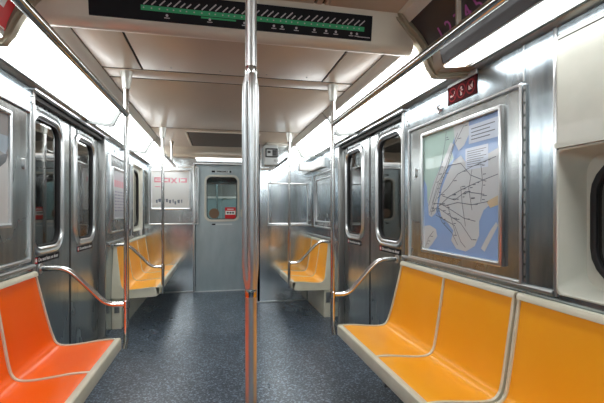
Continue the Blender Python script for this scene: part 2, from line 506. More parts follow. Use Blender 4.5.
bracket(1, 3.533, .034, 'grey rib between side lights above the map-side doors')
bracket(-1, 3.533, .034, 'grey rib between side lights above the doors opposite the map')
bracket(1, 5.103, .03, 'grey rib between side lights near the cab wall')
bracket(-1, 5.103, .03, 'grey rib between side lights near the end wall poster')

# advert cove nearer than the step
COVE = [(.80, 2.240), (.845, 2.200), (.90, 2.145), (.943, 2.085), (.970, 2.020), (.984, 1.960)]
for s, k in ((1, 7), (-1, 8)):
    o = obj('trim_%d' % k, N(GREY_PLASTIC).prism(s, COVE + [(1.0, 2.0), (1.19, 2.0), (1.19, 2.26), (.80, 2.26)], .95, 1.874))
    tag(o, 'curved cove panel carrying the %s advert' % ('dark numbered' if s > 0 else 'red'), 'panel', kind='structure')
    o = obj('trim_%d' % (k + 2), N(TRIM_BEIGE).prism(s, [(.775, 2.236), (.800, 2.232), (.835, 2.192), (.845, 2.2), (.80, 2.25), (.775, 2.25)], .95, 1.874))
    tag(o, 'bright metal strip between ceiling and the %s advert' % ('dark numbered' if s > 0 else 'red'), 'trim', kind='structure')

def cove_point(s, t, y, off):
    """t 0..1 from top to bottom of the cove"""
    L = [0]
    for a, c in zip(COVE, COVE[1:]): L.append(L[-1] + math.dist(a, c))
    d = t * L[-1]
    for i in range(len(COVE) - 1):
        if d <= L[i + 1] + 1e-9:
            k = (d - L[i]) / (L[i + 1] - L[i])
            (x0, z0), (x1, z1) = COVE[i], COVE[i + 1]
            nx, nz = -(z0 - z1), -(x1 - x0)
            q = math.hypot(nx, nz)
            return V((s * (x0 + (x1 - x0) * k + nx / q * off), y, z0 + (z1 - z0) * k + nz / q * off))
class CoveFrame:
    def __init__(s, side, y): s.side, s.y = side, y
    def __call__(s, a, b, c=0.): return cove_point(s.side, min(max(.5 - b / .345, 0), 1), s.y - s.side * a, c)
def cove_sheet(b, F, w, b0, b1, c0, c1, a0=0.):
    bs = [b0 + (b1 - b0) * k / 8 for k in range(9)]
    L0 = [F(a0 - w / 2, q, c1) for q in bs] + [F(a0 - w / 2, q, c0) for q in reversed(bs)]
    L1 = [F(a0 + w / 2, q, c1) for q in bs] + [F(a0 + w / 2, q, c0) for q in reversed(bs)]
    b.loft([L0, L1])
    return b
DARKAD = plain('dark_plum_print', (.026, .015, .015), .4, coat=.15)
PURPLE = plain('purple_print', (.36, .07, .29), .5)
F = CoveFrame(1, 1.41)
t = thing('advert_card', (.89, 1.41, 1.96), 'dark plum advert card with purple numerals above the map', 'advert', 'cove advert cards')
obj('card', cove_sheet(N(DARKAD), F, .92, -.165, .135, .001, .004), t)
for ch, y in (('1', 1.742), ('2', 1.672), ('3', 1.602), ('4', 1.535), ('5', 1.462)):
    b = N(PURPLE)
    for q in (-.002, 0, .002): b.text(F, ch, .088, 1.41 - y + q, -.035, .0055 + q * .1)
    obj('numeral', b, t)
F = CoveFrame(-1, 1.42)
t = thing('advert_card', (-.89, 1.42, 1.96), 'red advert card with a white square patch beside the beam', 'advert', 'cove advert cards')
obj('card', cove_sheet(N(RED), F, .90, -.155, .15, .001, .004), t)
b = cove_sheet(N(WHITE), F, .30, -.08, .135, .0042, .0052, .24)
cove_sheet(b, F, .88, -.155, -.148, .0042, .0052)
obj('white_panel', b, t)

# ------------------------------------------------------------------ strip map on the beam
GREEN = plain('green_line_print', (.03, .36, .14), .5)
d = V((0, 1.925 - 1.905, 2.095 - 2.215)).normalized()
Fm = Frame((-.0125, 1.914, 2.158), (1, 0, 0), tuple(-d), (0, d.z, -d.y))
t = thing('route_strip_map', (.08, 1.91, 2.095), 'long black route strip map with a green line on the beam', 'sign')
obj('board', N(BLACK).slab(Fm, rect(1.317, .118), .001, .010), t)
b = N(GREEN).slab(Fm, rect(1.06, .022, .088, -.008), .0095, .0108)
b.slab(Fm, rect(.16, .008, -.10, -.026), .0095, .0106)
obj('route_line', b, t)
b = N(plain('pale_print', (.50, .47, .48), .6, spec=.2))
x = -.43
rnd = random.Random(3)
while x < .605:
    ln = rnd.uniform(.022, .042)
    b.strip(Fm, [(x, .006), (x + ln * .8, .006 + ln * .75)], .0055, .0115)
    b.flat(Fm, circle(.0035, 8, x, -.008), .0116)
    x += rnd.choice((.027, .030, .034))
for x in (-.33, -.14, .02, .16, .20, .27, .36, .42, .47, .55, .58):
    b.flat(Fm, circle(.006, 10, x, -.033), .0115)
    b.strip(Fm, [(x - .012, -.044), (x + .012, -.044)], .004, .0115)
b.strip(Fm, [(.585, -.046), (.65, -.046)], .004, .0115)
obj('lettering', b, t)

# ------------------------------------------------------------------ side doors
def sticker_part(F, par, a, z, w, h, c, txt, back, ink, name='sticker', red=True):
    b = N(back).slab(F, rect(w, h, a, z), c, c + .0015)
    x0 = a - w / 2 + .035
    if red:
        b.use(RED).flat(F, rect(.035, h * .8, x0 - .006, z), c + .002)
        b.use(WHITE).flat(F, circle(h * .28, 12, x0 - .006, z), c + .0024)
    b.use(ink).text(F, txt, h * .80, a + .02, z, c + .0022, width=w * .78)
    for q in (-.002, .002): b.text(F, txt, h * .80, a + .02 + q, z, c + .0023, width=w * .78)
    if not red: b.flat(F, rect(.03, h * .95, a - w / 2 + .02, z), c + .002)
    return obj(name, b, par)

STRIP = plain('pale_sticker', (.55, .60, .60), .35)
def door_leaf(side, k, y0, y1, near, label):
    s = side
    yc = (y0 + y1) / 2
    F = FS(s, HW + .055, yc, 0)
    flip = -1 if s > 0 else 1
    w = y1 - y0
    wy = ((3.015 if near else 3.865) if s > 0 else (3.01 if near else 3.80)) - yc
    a = wy * flip
    wz, ww, wh = 1.420, .455, .84
    hole = rrect(ww + .005, wh + .005, .105, 6, a, wz)
    b = N(STEEL_DOOR).plate(F, rect(w - .006, DH - .012, 0, (DH - .012) / 2 + .008), [hole], -.04, 0)
    root = obj('door_%d' % k, b)
    tag(root, label, 'door', kind='structure')
    # window: steel surround, rubber, pane
    R = lambda q, r: rrect(ww + q, wh + q, r, 6, a, wz)
    bb_ = N(STEEL_TRIM).loft([[F(p[0], p[1], c) for p in L] for L, c in ((R(.10, .155), 0), (R(.095, .152), .010), (R(.075, .142), .014), (R(.055, .132), .010), (R(.045, .127), .009), (R(.02, .115), .014), (R(.0, .105), .006), (R(-.005, .102), -.02))], False, False)
    fr = obj('window_frame', bb_, root)
    obj('gasket', N(RUBBER).ring(F, R(-.001, .104), R(-.026, .092), -.03, .001), fr)
    obj('pane', N(GLASS).slab(F, R(-.015, .097), -.022, -.016), fr)
    obj('edge_strip', N(RUBBER).box(s * (HW + .053), s * (HW + .09), (y1 - .014 if near else y0), (y1 if near else y0 + .014), .01, DH - .02), root)
    sticker_part(F, root, a, .918, .41, .046, .0005, 'Do not lean on door', BLACK, WHITE)
    sticker_part(F, root, a - .01, 1.886, .44, .042, .0005, 'Do not hold doors', STRIP, BLACK, red=False)
    return root
door_leaf(-1, 2, DY0, DYC, True, 'steel sliding door leaf nearer the red-orange seats')
door_leaf(-1, 3, DYC, DY1, False, 'steel sliding door leaf nearer the far three-seat bench')
door_leaf(1, 4, DY0, DYC, True, 'steel sliding door leaf next to the framed map')
door_leaf(1, 5, DYC, DY1, False, 'steel sliding door leaf nearer the far short bench')

# ------------------------------------------------------------------ storm door
F = FE(0, YE + .03, 0)
wx, wz, ww, wh = -.043, 1.431, .465, .655
hole = rrect(ww, wh, .07, 6, wx, wz)
b = N(STORM).plate(F, rect(SDX1 - SDX0, 1.930, (SDX0 + SDX1) / 2, .975), [hole], -.04, 0)
sd = obj('door_1', b); tag(sd, 'blue-grey storm door with a rounded window at the end of the aisle', 'door', kind='structure')
R = lambda q, r: rrect(ww + q, wh + q, r, 6, wx, wz)
fr = obj('window_frame', N(WINDOW_CREAM).loft([[F(p[0], p[1], c) for p in L] for L, c in ((R(.068, .10), 0), (R(.064, .098), .012), (R(.04, .09), .014), (R(.01, .075), .010), (R(-.005, .068), -.03))], False, False), sd)
obj('gasket', N(RUBBER).ring(F, R(-.004, .068), R(-.022, .06), -.035, .002), fr)
obj('pane', N(CLEAR).slab(F, R(-.02, .06), -.028, -.022), fr)
b = N(RED).slab(F, rect(.165, .175, wx + .128, 1.204), -.021, -.0195)
b.use(WHITE).flat(F, rect(.15, .06, wx + .128, 1.207), -.019)
b.use(BLACK)
for q in (-.04, .0, .04): b.flat(F, circle(.015, 12, wx + .128 + q, 1.207), -.0185)
b.use(WHITE).flat(F, rect(.10, .012, wx + .128, 1.262), -.019)
obj('red_sticker', b, fr)
BROWN = plain('brown_sticker', (.16, .09, .05), .5)
obj('round_sticker', N(BROWN).slab(F, circle(.078, 24, wx - .12, 1.197), -.021, -.0195), fr)
b = N(STRIP).slab(F, rect(.31, .036, wx - .005, 1.843), .0005, .002)
b.use(BLACK).flat(F, rect(.055, .03, wx - .13, 1.843), .0025).material_index
b.use(BLACK).flat(F, rect(.03, .03, wx + .128, 1.843), .0025)
for q in (-.003, 0, .003): b.text(F, 'EMERGENCY', .036, wx + .004 + q, 1.843, .0025 + q * .05, .17)
obj('upper_sticker', b, sd)
b = N(STRIP).slab(F, rect(.31, .022, wx, 1.028), .0005, .002)
b.use(BLACK).flat(F, rect(.055, .022, wx - .127, 1.028), .0025)
obj('lower_sticker', b, sd)
b = N(WINDOW_CREAM).slab(F, rrect(.045, .12, .01, 3, .262, 1.20), 0, .012)
b.box(.252, .272, YE - .012, YE + .02, 1.16, 1.22, .003)
obj('latch', b, sd)

# the neighbouring car seen through the storm door window
nc = thing('neighbouring_car', (0, 8.2, 0), 'next subway car glimpsed through the storm door window', 'train car')
F = FE(0, 6.95, 0)
hole = rrect(.58, .68, .07, 5, -.03, 1.35)
obj('end_wall', N(STEEL).plate(F, rect(2.6, 2.5, 0, 1.2), [hole], -.06, 0), nc)
obj('window_frame', N(STEEL_TRIM).ring(F, rrect(.63, .73, .09, 5, -.03, 1.35), rrect(.57, .67, .065, 5, -.03, 1.35), 0, .012, .003), nc)
NEXTW = plain('next_car_lining', (.30, .42, .45), .4)
b = N(NEXTW); b.box(-1.25, -1.19, 7.01, 11, 0, 2.3); b.box(1.19, 1.25, 7.01, 11, 0, 2.3); b.box(-1.25, 1.25, 10.9, 11, 0, 2.3)
obj('lining', b, nc)
obj('car_floor', N(FLOOR).box(-1.25, 1.25, 7.01, 11, -.05, 0), nc)
obj('car_ceiling', N(CEIL).box(-1.25, 1.25, 7.01, 11, 2.15, 2.25), nc)
b = N(LENS_NEXT)
for s in (-1, 1): b.prism(s, [(.86, 2.12), (.98, 1.98), (1.15, 1.99), (1.15, 2.13)], 7.1, 10.8)
obj('lamp_strips', b, nc)
obj('upper_panel', N(STEEL_DARK).box(-1.18, 1.18, 10.86, 10.90, 1.62, 2.14), nc)
obj('waist_rail', N(WHITE).box(-1.18, 1.18, 10.84, 10.90, 1.57, 1.62), nc)
obj('grab_pole', N(CHROME).tube([(-.12, 8.2, 0), (-.12, 8.2, 2.15)], .018), nc)
for q in (-1, 1): obj('bench_row', N(YELLOW).loft([[V((q * x, y, z)) for x, z in ((.74, .36), (.74, .45), (1.08, .43), (1.12, .9), (1.18, .9), (1.18, .36))] for y in (7.6, 10.4)]), nc)

# ------------------------------------------------------------------ benches
PROF = [(.733, .424), (.765, .428), (.83, .426), (.90, .418), (.97, .411), (1.03, .409), (1.066, .417), (1.088, .440), (1.100, .475), (1.112, .540), (1.128, .640), (1.146, .755), (1.158, .835), (1.165, .868)]
def catmull(P, n):
    out = []
    for i in range(len(P) - 1):
        p0, p1, p2, p3 = P[max(i - 1, 0)], P[i], P[i + 1], P[min(i + 2, len(P) - 1)]
        for k in range(n):
            t = k / n
            out.append(tuple(.5 * (2 * p1[j] + (p2[j] - p0[j]) * t + (2 * p0[j] - 5 * p1[j] + 4 * p2[j] - p3[j]) * t * t + (3 * p1[j] - p0[j] - 3 * p2[j] + p3[j]) * t ** 3) for j in (0, 1)))
    out.append(P[-1])
    return out
PR = catmull(PROF, 3)
def pnormals(P):
    out = []
    for i in range(len(P)):
        a, c = P[max(i - 1, 0)], P[min(i + 1, len(P) - 1)]
        dx, dz = c[0] - a[0], c[1] - a[1]; q = math.hypot(dx, dz)
        out.append((-dz / q, dx / q))
    return out
PN = pnormals(PR)
def taper(z):          # the free end of a bench draws in up the backrest
    if z < .47: return .0
    return .085 * ((z - .47) / .40) ** .8
def strip_path(y0f, y1f, off_lo, off_hi, side, i0=0, i1=None):
    """a band along the seat profile between two y(z) functions, lifted from off_lo to off_hi"""
    i1 = len(PR) if i1 is None else i1
    loops = []
    for i in range(i0, i1):
        (x, z), (nx, nz) = PR[i], PN[i]
        ya, yb = y0f(z), y1f(z)
        lo = (x + nx * off_lo, z + nz * off_lo); hi = (x + nx * off_hi, z + nz * off_hi)
        e = (yb - ya) * .18
        loops.append([V((side * lo[0], ya, lo[1])), V((side * (hi[0]), ya, hi[1] - .0015)), V((side * hi[0], ya + e, hi[1])), V((side * hi[0], yb - e, hi[1])), V((side * hi[0], yb, hi[1] - .0015)), V((side * lo[0], yb, lo[1]))])
    return loops

def bench(side, ys, taper_lo, taper_hi, mat, label, group=None):
    """ys: seat boundaries along the car"""
    s = side
    y0, y1 = ys[0], ys[-1]
    t = thing('bench_seat', (s * .95, (y0 + y1) / 2, .0), label, 'bench', group)
    lo = (lambda z: y0 + taper(z)) if taper_lo else (lambda z: y0)
    hi = (lambda z: y1 - taper(z)) if taper_hi else (lambda z: y1)
    # shell: closed cross-section, lofted between the ends
    top = [(x - nx * .014 * 1., z - nz * .014) for (x, z), (nx, nz) in zip(PR, PN)]
    top = [(x, z) for x, z in top]
    sec = [(.720, .365), (.716, .410), (.722, .420), (.735, .421)] + top[1:] + [(1.178, .868), (1.187, .862), (1.188, .60), (1.188, .325), (1.00, .325), (.80, .330), (.750, .335), (.728, .348)]
    n = 5
    loops = []
    for k in range(n + 1):
        f = k / n
        loops.append([V((s * x, lo(z) + (hi(z) - lo(z)) * f, z)) for x, z in sec])
    obj('shell', N(CREAM).loft(loops), t)
    # cream ribs: front lip, top edge, ends, dividers
    bounds = []
    hw = .0035 if taper_lo else .0075
    for i, y in enumerate(ys):
        if i == 0: f0, f1 = (lambda z: lo(z)), (lambda z: lo(z) + 2 * hw)
        elif i == len(ys) - 1: f0, f1 = (lambda z: hi(z) - 2 * hw), (lambda z: hi(z))
        else: f0, f1 = (lambda z, y=y: y - hw), (lambda z, y=y: y + hw)
        bounds.append((f0, f1))
        obj('divider_rib', N(CREAM).loft(strip_path(f0, f1, -.016, .004, s)), t)
    lip = [(.718, .355), (.713, .362), (.712, .415), (.715, .426), (.722, .431), (.740, .431), (.748, .428), (.750, .415), (.735, .36)]
    obj('front_lip', N(CREAM).loft([[V((s * x, y, z)) for x, z in lip] for y in (y0, y1)]), t)
    tl = [(1.150, .852), (1.151, .866), (1.158, .877), (1.172, .880), (1.184, .876), (1.187, .862), (1.17, .852)]
    obj('top_edge', N(CREAM).loft([[V((s * x, y, z)) for x, z in tl] for y in (lo(.868), hi(.868))]), t)
    # pads, gently dished
    NY = 12
    i0, i1 = 2, len(PR) - 2
    for q in range(len(ys) - 1):
        fa, fb = bounds[q][1], bounds[q + 1][0]
        bm = N(mat); grid = []
        for i in range(i0, i1):
            (x, z), (nx, nz) = PR[i], PN[i]
            tt = (i - i0) / (i1 - 1 - i0)
            row = []
            for j in range(NY + 1):
                u = j / NY
                ed = min(1, min(u, 1 - u) * 7) * min(1, min(tt, 1 - tt) * 10)
                dish = .013 * (1 - (2 * u - 1) ** 2) * min(1, math.sin(PI * min(max(tt, 0), 1)) * 1.2)
                o_ = -.004 + .006 * ed - dish
                ya, yb = fa(z) - .002, fb(z) + .002
                row.append(bm.bm.verts.new((s * (x + nx * o_), ya + (yb - ya) * u, z + nz * o_)))
            grid.append(row)
        for A, C in zip(grid, grid[1:]):
            for j in range(NY): bm.face((A[j], A[j + 1], C[j + 1], C[j]))
        # skirt so that the pad has depth
        ring = grid[0] + [r[-1] for r in grid[1:]] + list(reversed(grid[-1][:-1])) + [r[0] for r in reversed(grid[1:-1])]
        low = [bm.bm.verts.new(v.co + V((s * .012, 0, -.012))) for v in ring]
        for a in range(len(ring)):
            c = (a + 1) % len(ring)
            bm.face((ring[a], ring[c], low[c], low[a]))
        obj('seat_pad', bm, t, angle=60)
    # heater box under the seat, against the wall
    yy0, yy1 = y0 + .03, y1 - .03
    sb = obj('support_box', N(CREAM).box(s * 1.095, s * 1.188, yy0, yy1, .0, .326, .006), t)
    ye = yy0 if taper_lo else yy1
    dd = -1 if taper_lo else 1
    obj('outlet_plate', N(STEEL_DARK).box(s * 1.115, s * 1.165, ye, ye + dd * .006, .17, .29, .002), sb)
    obj('bracket', N(STEEL_DARK).box(s * .80, s * 1.10, (y0 + y1) / 2 - .02, (y0 + y1) / 2 + .02, .24, .33, .004), t)
    return t
G = 'moulded benches'
bench(1, [1.523, 2.085, 2.715], False, True, AMBER, 'amber two-seat bench under the framed map', G)
bench(1, [.40, .96, 1.506], False, False, AMBER, 'amber bench nearest the viewer under the cream window', G)
bench(-1, [1.64, 2.18, 2.715], False, True, ORANGE, 'red-orange two-seat bench beside the left door', G)
bench(-1, [.54, 1.09, 1.625], False, False, ORANGE, 'red-orange bench nearest the viewer, cut by the frame edge', G)
bench(-1, [4.45, 5.055, 5.66, 6.283], True, False, YELLOW, 'yellow-orange bench running to the end wall poster', G)
bench(1, [4.45, 4.92, 5.372], True, False, YELLOW, 'short yellow-orange bench against the cab wall', G)

# ------------------------------------------------------------------ stanchions with arm rails
def stanchion(side, x, y, far, label):
    s = side
    t = thing('grab_pole', (s * x, y, 0), label, 'pole', 'bench-end grab poles')
    d = -1 if not far else 1
    path = fillet([(s * x, y, ZC - .07), (s * x, y, .41), (s * (x + .006), y + d * .012, .352)], .03)
    obj('pole', N(CHROME).tube(path, .0165), t)
    obj('ceiling_cup', N(CUP).lathe(s * x, y, [(.0180, ZC - .112), (.0235, ZC - .108), (.0265, ZC - .08), (.032, ZC - .04), (.0385, ZC - .006), (.039, ZC)]), t)
    pts = [(s * x, y, .635), (s * .805, y, .635), (s * 1.035, y, .878), (s * (HW - .002), y, .878)]
    ar = obj('arm_rail', N(CHROME).tube(fillet(pts, .07), .0165), t)
    Fw = FS(s, HW, y, .878)
    obj('wall_flange', N(STEEL_TRIM).slab(Fw, circle(.032, 20), -.0, .008), ar)
    obj('collar', N(CHROME).lathe(s * x, y, [(.0165, .608), (.021, .612), (.021, .656), (.0165, .66)]), t)
    return t
stanchion(1, .690, 2.754, False, 'chrome grab pole at the corner of the amber bench')
stanchion(-1, .690, 2.754, False, 'chrome grab pole at the corner of the red-orange bench')
stanchion(1, .690, 4.517, True, 'slim far grab pole at the short yellow bench by the cab wall')
stanchion(-1, .690, 4.517, True, 'slim far grab pole at the yellow bench by the end wall poster')

# overhead rails
def overhead(side, x, y0, y1, hangers, label):
    s = side
    t = thing('overhead_rail', (s * x, (y0 + y1) / 2, 1.856), label, 'rail', 'overhead grab rails')
    obj('rail', N(CHROME).tube([(s * x, y0, 1.856), (s * x, (y0 + y1) / 2, 1.856), (s * x, y1, 1.856)], .0185), t)
    for y, z in hangers:
        h = N(CHROME).tube([(s * x, y, 1.856), (s * x, y, z - .01)], .0125, 10)
        h.lathe(s * x, y, [(.014, z - .06), (.024, z - .01), (.028, z)], 16)
        obj('hanger', h, t)
overhead(1, .690, -.20, 2.737, [(-.15, ZC), (1.227, ZN)], 'long overhead chrome rail crossing below the dark adverts')
overhead(-1, .690, -.20, 2.737, [(-.15, ZC), (1.227, ZN)], 'long overhead chrome rail crossing below the red advert')
overhead(1, .690, 4.534, 5.375, [], 'short overhead rail from the far pole to the cab wall')
overhead(-1, .690, 4.534, 5.75, [(5.40, ZC)], 'short overhead rail with a hanger near the end wall poster')

# centre pole that splits in three
cx, cy = -.006, 1.377
t = thing('centre_pole', (cx, cy, 0), 'bright centre pole splitting into three bars at hand height', 'pole')
ZT, ZB = 1.705, .962
obj('upper_pole', N(SATIN).lathe(cx, cy, [(.0195, ZT - .035), (.0195, ZN - .06), (.03, ZN - .03), (.04, ZN - .004), (.04, ZN)], 20), t)
obj('lower_pole', N(SATIN).lathe(cx, cy, [(.045, 0), (.045, .006), (.03, .012), (.0195, .03), (.0195, ZB + .035)], 20), t)
for k in range(3):
    a = math.radians(-85 + 120 * k); dx, dy = math.cos(a), math.sin(a)
    pts = []
    for z, r in ((ZT + .012, .004), (ZT - .008, .010), (ZT - .035, .016), (ZT - .07, .0185), (1.55, .019), (1.33, .019), (1.1, .019), (ZB + .09, .0185), (ZB + .045, .015), (ZB + .01, .008), (ZB - .012, .003)):
        pts.append((cx + dx * r, cy + dy * r, z))
    obj('bar', N(SATIN).tube(pts, [.012, .0125, .0128, .013, .013, .013, .013, .013, .0128, .0125, .012], 14), t)
obj('upper_collar', N(CHROME).lathe(cx, cy, [(.0195, ZT + .022), (.0203, ZT + .014), (.0206, ZT), (.016, ZT - .02)], 20), t)
obj('lower_collar', N(CHROME).lathe(cx, cy, [(.016, ZB + .02), (.0206, ZB), (.0203, ZB - .014), (.0195, ZB - .022)], 20), t)

# ------------------------------------------------------------------ posters and hatches
MAPW = plain('map_water', (.27, .43, .74), .35, coat=.5)
MAPL = plain('map_land', (.60, .64, .66), .35, coat=.5)
MAPG = plain('map_green', (.40, .58, .52), .35, coat=.5)
MAPB = plain('map_beige', (.62, .50, .32), .35, coat=.5)
MAPT = plain('map_title', (.62, .70, .82), .35, coat=.5)
MAPK = plain('map_lines', (.14, .16, .20), .4)

def hatch(F, w, h, r, label, hinge):
    t = thing('steel_hatch', tuple(F(0, -h / 2, 0)), label, 'hatch', 'steel poster hatches')
    obj('panel', N(STEEL_DOOR).slab(F, rect(w - .02, h - .02), .0003, .004), t)
    obj('frame', N(STEEL_TRIM).ring(F, rrect(w + .02, h + .02, .012, 3), rrect(w - .015, h - .015, .008, 3), .0003, .016, .004), t)
    if hinge:
        a = hinge * (w / 2 + .022)
        hb = N(STEEL_DARK).slab(F, rect(.012, h - .01, a, 0), .0003, .010)
        for k in range(16):
            z = -h / 2 + .03 + k * (h - .06) / 15
            hb.use(GAP).slab(F, rect(.010, .010, a, z), .0095, .0105)
        obj('hinge', hb, t)
    return t

# right: map
F = FR(HW, 2.033, 1.3525)
hatch(F, 1.04, .865, .01, 'large steel hatch holding the framed transit map', 1)
F = FR(HW - .005, 1.995, 1.352)
t = thing('transit_map', tuple(F(0, -.37, 0)), 'framed blue and grey transit map on the steel hatch', 'poster')
w, h = .715, .722
obj('frame', N(STEEL_TRIM).ring(F, rrect(w + .035, h + .035, .008, 2), rrect(w - .012, h - .012, .004, 2), .0, .020, .004), t)
P = lambda pts: [((u - .5) * (w - .01), (.5 - v) * (h - .01)) for u, v in pts]
b = N(MAPW).slab(F, rect(w - .01, h - .01), .001, .004)
lv = .0046
b.use(MAPG).flat(F, P([(.0, .0), (.50, .0), (.47, .09), (.43, .17), (.46, .25), (.38, .30), (.30, .25), (.24, .33), (.16, .42), (.10, .56), (.06, .60), (.05, .45), (.0, .38)]), lv)
b.use(MAPL).flat(F, P([(.07, .60), (.12, .48), (.18, .40), (.26, .31), (.34, .22), (.42, .12), (.47, .14), (.42, .24), (.34, .36), (.27, .47), (.23, .58), (.20, .68), (.13, .72), (.08, .70)]), lv + .0003)
b.use(MAPL).flat(F, P([(.24, .62), (.29, .48), (.38, .36), (.47, .27), (.56, .24), (.62, .30), (.72, .26), (.84, .28), (1., .24), (1., .58), (.90, .62), (.83, .66), (.78, .74), (.78, .84), (.73, .92), (.62, .97), (.50, .96), (.43, .90), (.46, .82), (.38, .76), (.29, .72)]), lv + .0001)
b.use(MAPL).flat(F, P([(.0, .80), (.10, .79), (.20, .82), (.22, .88), (.14, .95), (.07, 1.), (.0, 1.)]), lv)
b.use(MAPL).flat(F, P([(.46, .0), (.66, .0), (.66, .10), (.60, .17), (.53, .20), (.48, .13)]), lv + .0001)
b.use(MAPT).flat(F, P([(.66, .035), (1., .035), (1., .17), (.66, .17)]), lv + .0004)
b.use(MAPB).flat(F, P([(.86, .60), (1., .555), (1., .62), (.90, .645)]), lv + .0005)
b.use(MAPL).flat(F, P([(.80, .93), (.90, .80), (.96, .74), (.98, .76), (.92, .84), (.84, .95)]), lv + .0002)
b.use(MAPT).flat(F, P([(.62, .20), (.88, .20), (.88, .36), (.62, .36)]), lv + .0006)
obj('map_sheet', b, t)
b = N(MAPK)
rnd = random.Random(11)
LINES = [[(.10, .68), (.20, .52), (.30, .38), (.42, .20), (.52, .06)], [(.12, .70), (.24, .50), (.36, .34), (.46, .16), (.60, .02)],
         [(.16, .66), (.26, .62), (.40, .55), (.58, .50), (.76, .46), (.98, .42)], [(.20, .60), (.36, .62), (.52, .60), (.70, .62), (.88, .60)],
         [(.22, .56), (.38, .48), (.52, .38), (.70, .34), (.96, .30)], [(.20, .70), (.34, .74), (.48, .78), (.56, .90), (.62, .94)],
         [(.24, .64), (.40, .70), (.56, .76), (.70, .88)], [(.26, .60), (.44, .66), (.60, .72), (.74, .74)], [(.30, .54), (.48, .58), (.62, .52), (.84, .55)],
         [(.20, .64), (.30, .76), (.44, .84), (.52, .93)], [(.08, .62), (.18, .44), (.28, .30), (.34, .12), (.36, .02)], [(.14, .60), (.24, .42), (.40, .30), (.56, .30), (.68, .40), (.86, .46)],
         [(.38, .62), (.44, .74), (.50, .86)], [(.56, .48), (.58, .62), (.62, .78)], [(.70, .36), (.66, .50), (.70, .66)], [(.80, .32), (.82, .46), (.80, .60)], [(.03, .98), (.08, .90), (.16, .84)]]
for L in LINES: b.strip(F, P(L), .0038, lv + .0009)
for _ in range(70):
    L = rnd.choice(LINES); i = rnd.randrange(len(L) - 1); q = rnd.random()
    u = L[i][0] + (L[i + 1][0] - L[i][0]) * q; v = L[i][1] + (L[i + 1][1] - L[i][1]) * q
    b.strip(F, P([(u + .012, v), (u + .012 + rnd.uniform(.02, .05), v)]), .0042, lv + .0011)
obj('printed_text', b, t)
b = N(MAPK)
for k in range(4): b.strip(F, P([(.69, .065 + .026 * k), (.95 - .05 * (k % 2), .065 + .026 * k)]), .005, lv + .0011)
for k in range(8): b.strip(F, P([(.64, .225 + .016 * k), (.86 - .03 * (k % 3), .225 + .016 * k)]), .0028, lv + .0011)
obj('printed_lines', b, t)

# left near: poster
F = FL(-HW, 2.080, 1.38)
hatch(F, 1.03, .86, .01, 'large steel hatch holding the white poster beside the left door', 0)
obj('latch', N(STEEL_TRIM).slab(FL(-HW, 2.53, 1.50), rrect(.022, .06, .006, 3), .003, .014), bpy.data.objects['steel_hatch.001'])
F = FL(-HW + .005, 1.975, 1.452)
t = thing('framed_poster', tuple(F(0, -.29, 0)), 'poster with a grey photo over white, cut by the frame edge', 'poster', 'framed posters')
w, h = .757, .575
obj('frame', N(STEEL_TRIM).ring(F, rrect(w + .035, h + .035, .008, 2), rrect(w - .012, h - .012, .004, 2), .0, .018, .004), t)
PWH = plain('poster_white', (.60, .60, .58), .35, coat=.8)
PGR = plain('poster_photo_grey', (.22, .21, .20), .35, coat=.8)
PDK = plain('poster_photo_dark', (.10, .10, .105), .35, coat=.8)
PBL = plain('poster_photo_blue', (.30, .36, .42), .35, coat=.8)
b = N(PWH).slab(F, rect(w - .01, h - .01), .001, .004)
b.use(PGR).flat(F, P([(0, 0), (1, 0), (1, .34), (.96, .44), (.86, .52), (.70, .56), (.5, .57), (.3, .56), (.0, .52)]), .0046)
b.use(PBL).flat(F, P([(.0, .22), (1., .20), (1., .30), (.96, .37), (.80, .33), (.0, .35)]), .005)
b.use(PDK).flat(F, P([(1., .36), (.965, .44), (.88, .505), (.72, .55), (.55, .56), (.6, .50), (.78, .46), (.92, .38)]), .0052)
obj('sheet', b, t)

# left far: poster
F = FL(-HW, 4.86, 1.415)
hatch(F, .93, .80, .01, 'steel hatch with a pale poster on the far left wall', 0)
F = FL(-HW + .005, 4.85, 1.42)
t = thing('framed_poster', tuple(F(0, -.27, 0)), 'pale lilac poster with pink heading above the far bench', 'poster', 'framed posters')
w, h = .71, .53
obj('frame', N(STEEL_TRIM).ring(F, rrect(w + .03, h + .03, .008, 2), rrect(w - .012, h - .012, .004, 2), .0, .016, .004), t)
PLI = plain('poster_lilac', (.47, .47, .52), .35, coat=.8)
PPK = plain('poster_pink', (.66, .20, .26), .35, coat=.8)
PVI = plain('poster_violet', (.20, .19, .30), .35, coat=.8)
b = N(PLI).slab(F, rect(w - .01, h - .01), .001, .004)
b.use(PPK)
for k in range(7): b.flat(F, P([(.06 + .125 * k, .22), (.155 + .125 * k, .22), (.155 + .125 * k, .36), (.06 + .125 * k, .36)]), .0046)
b.use(PVI)
rnd = random.Random(5)
for k in range(7):
    v = .46 + .065 * k; u = .08
    while u < .85:
        q = rnd.uniform(.06, .18); b.strip(F, P([(u, v), (min(u + q, .93), v)]), .014, .0046); u += q + .04
obj('sheet', b, t)

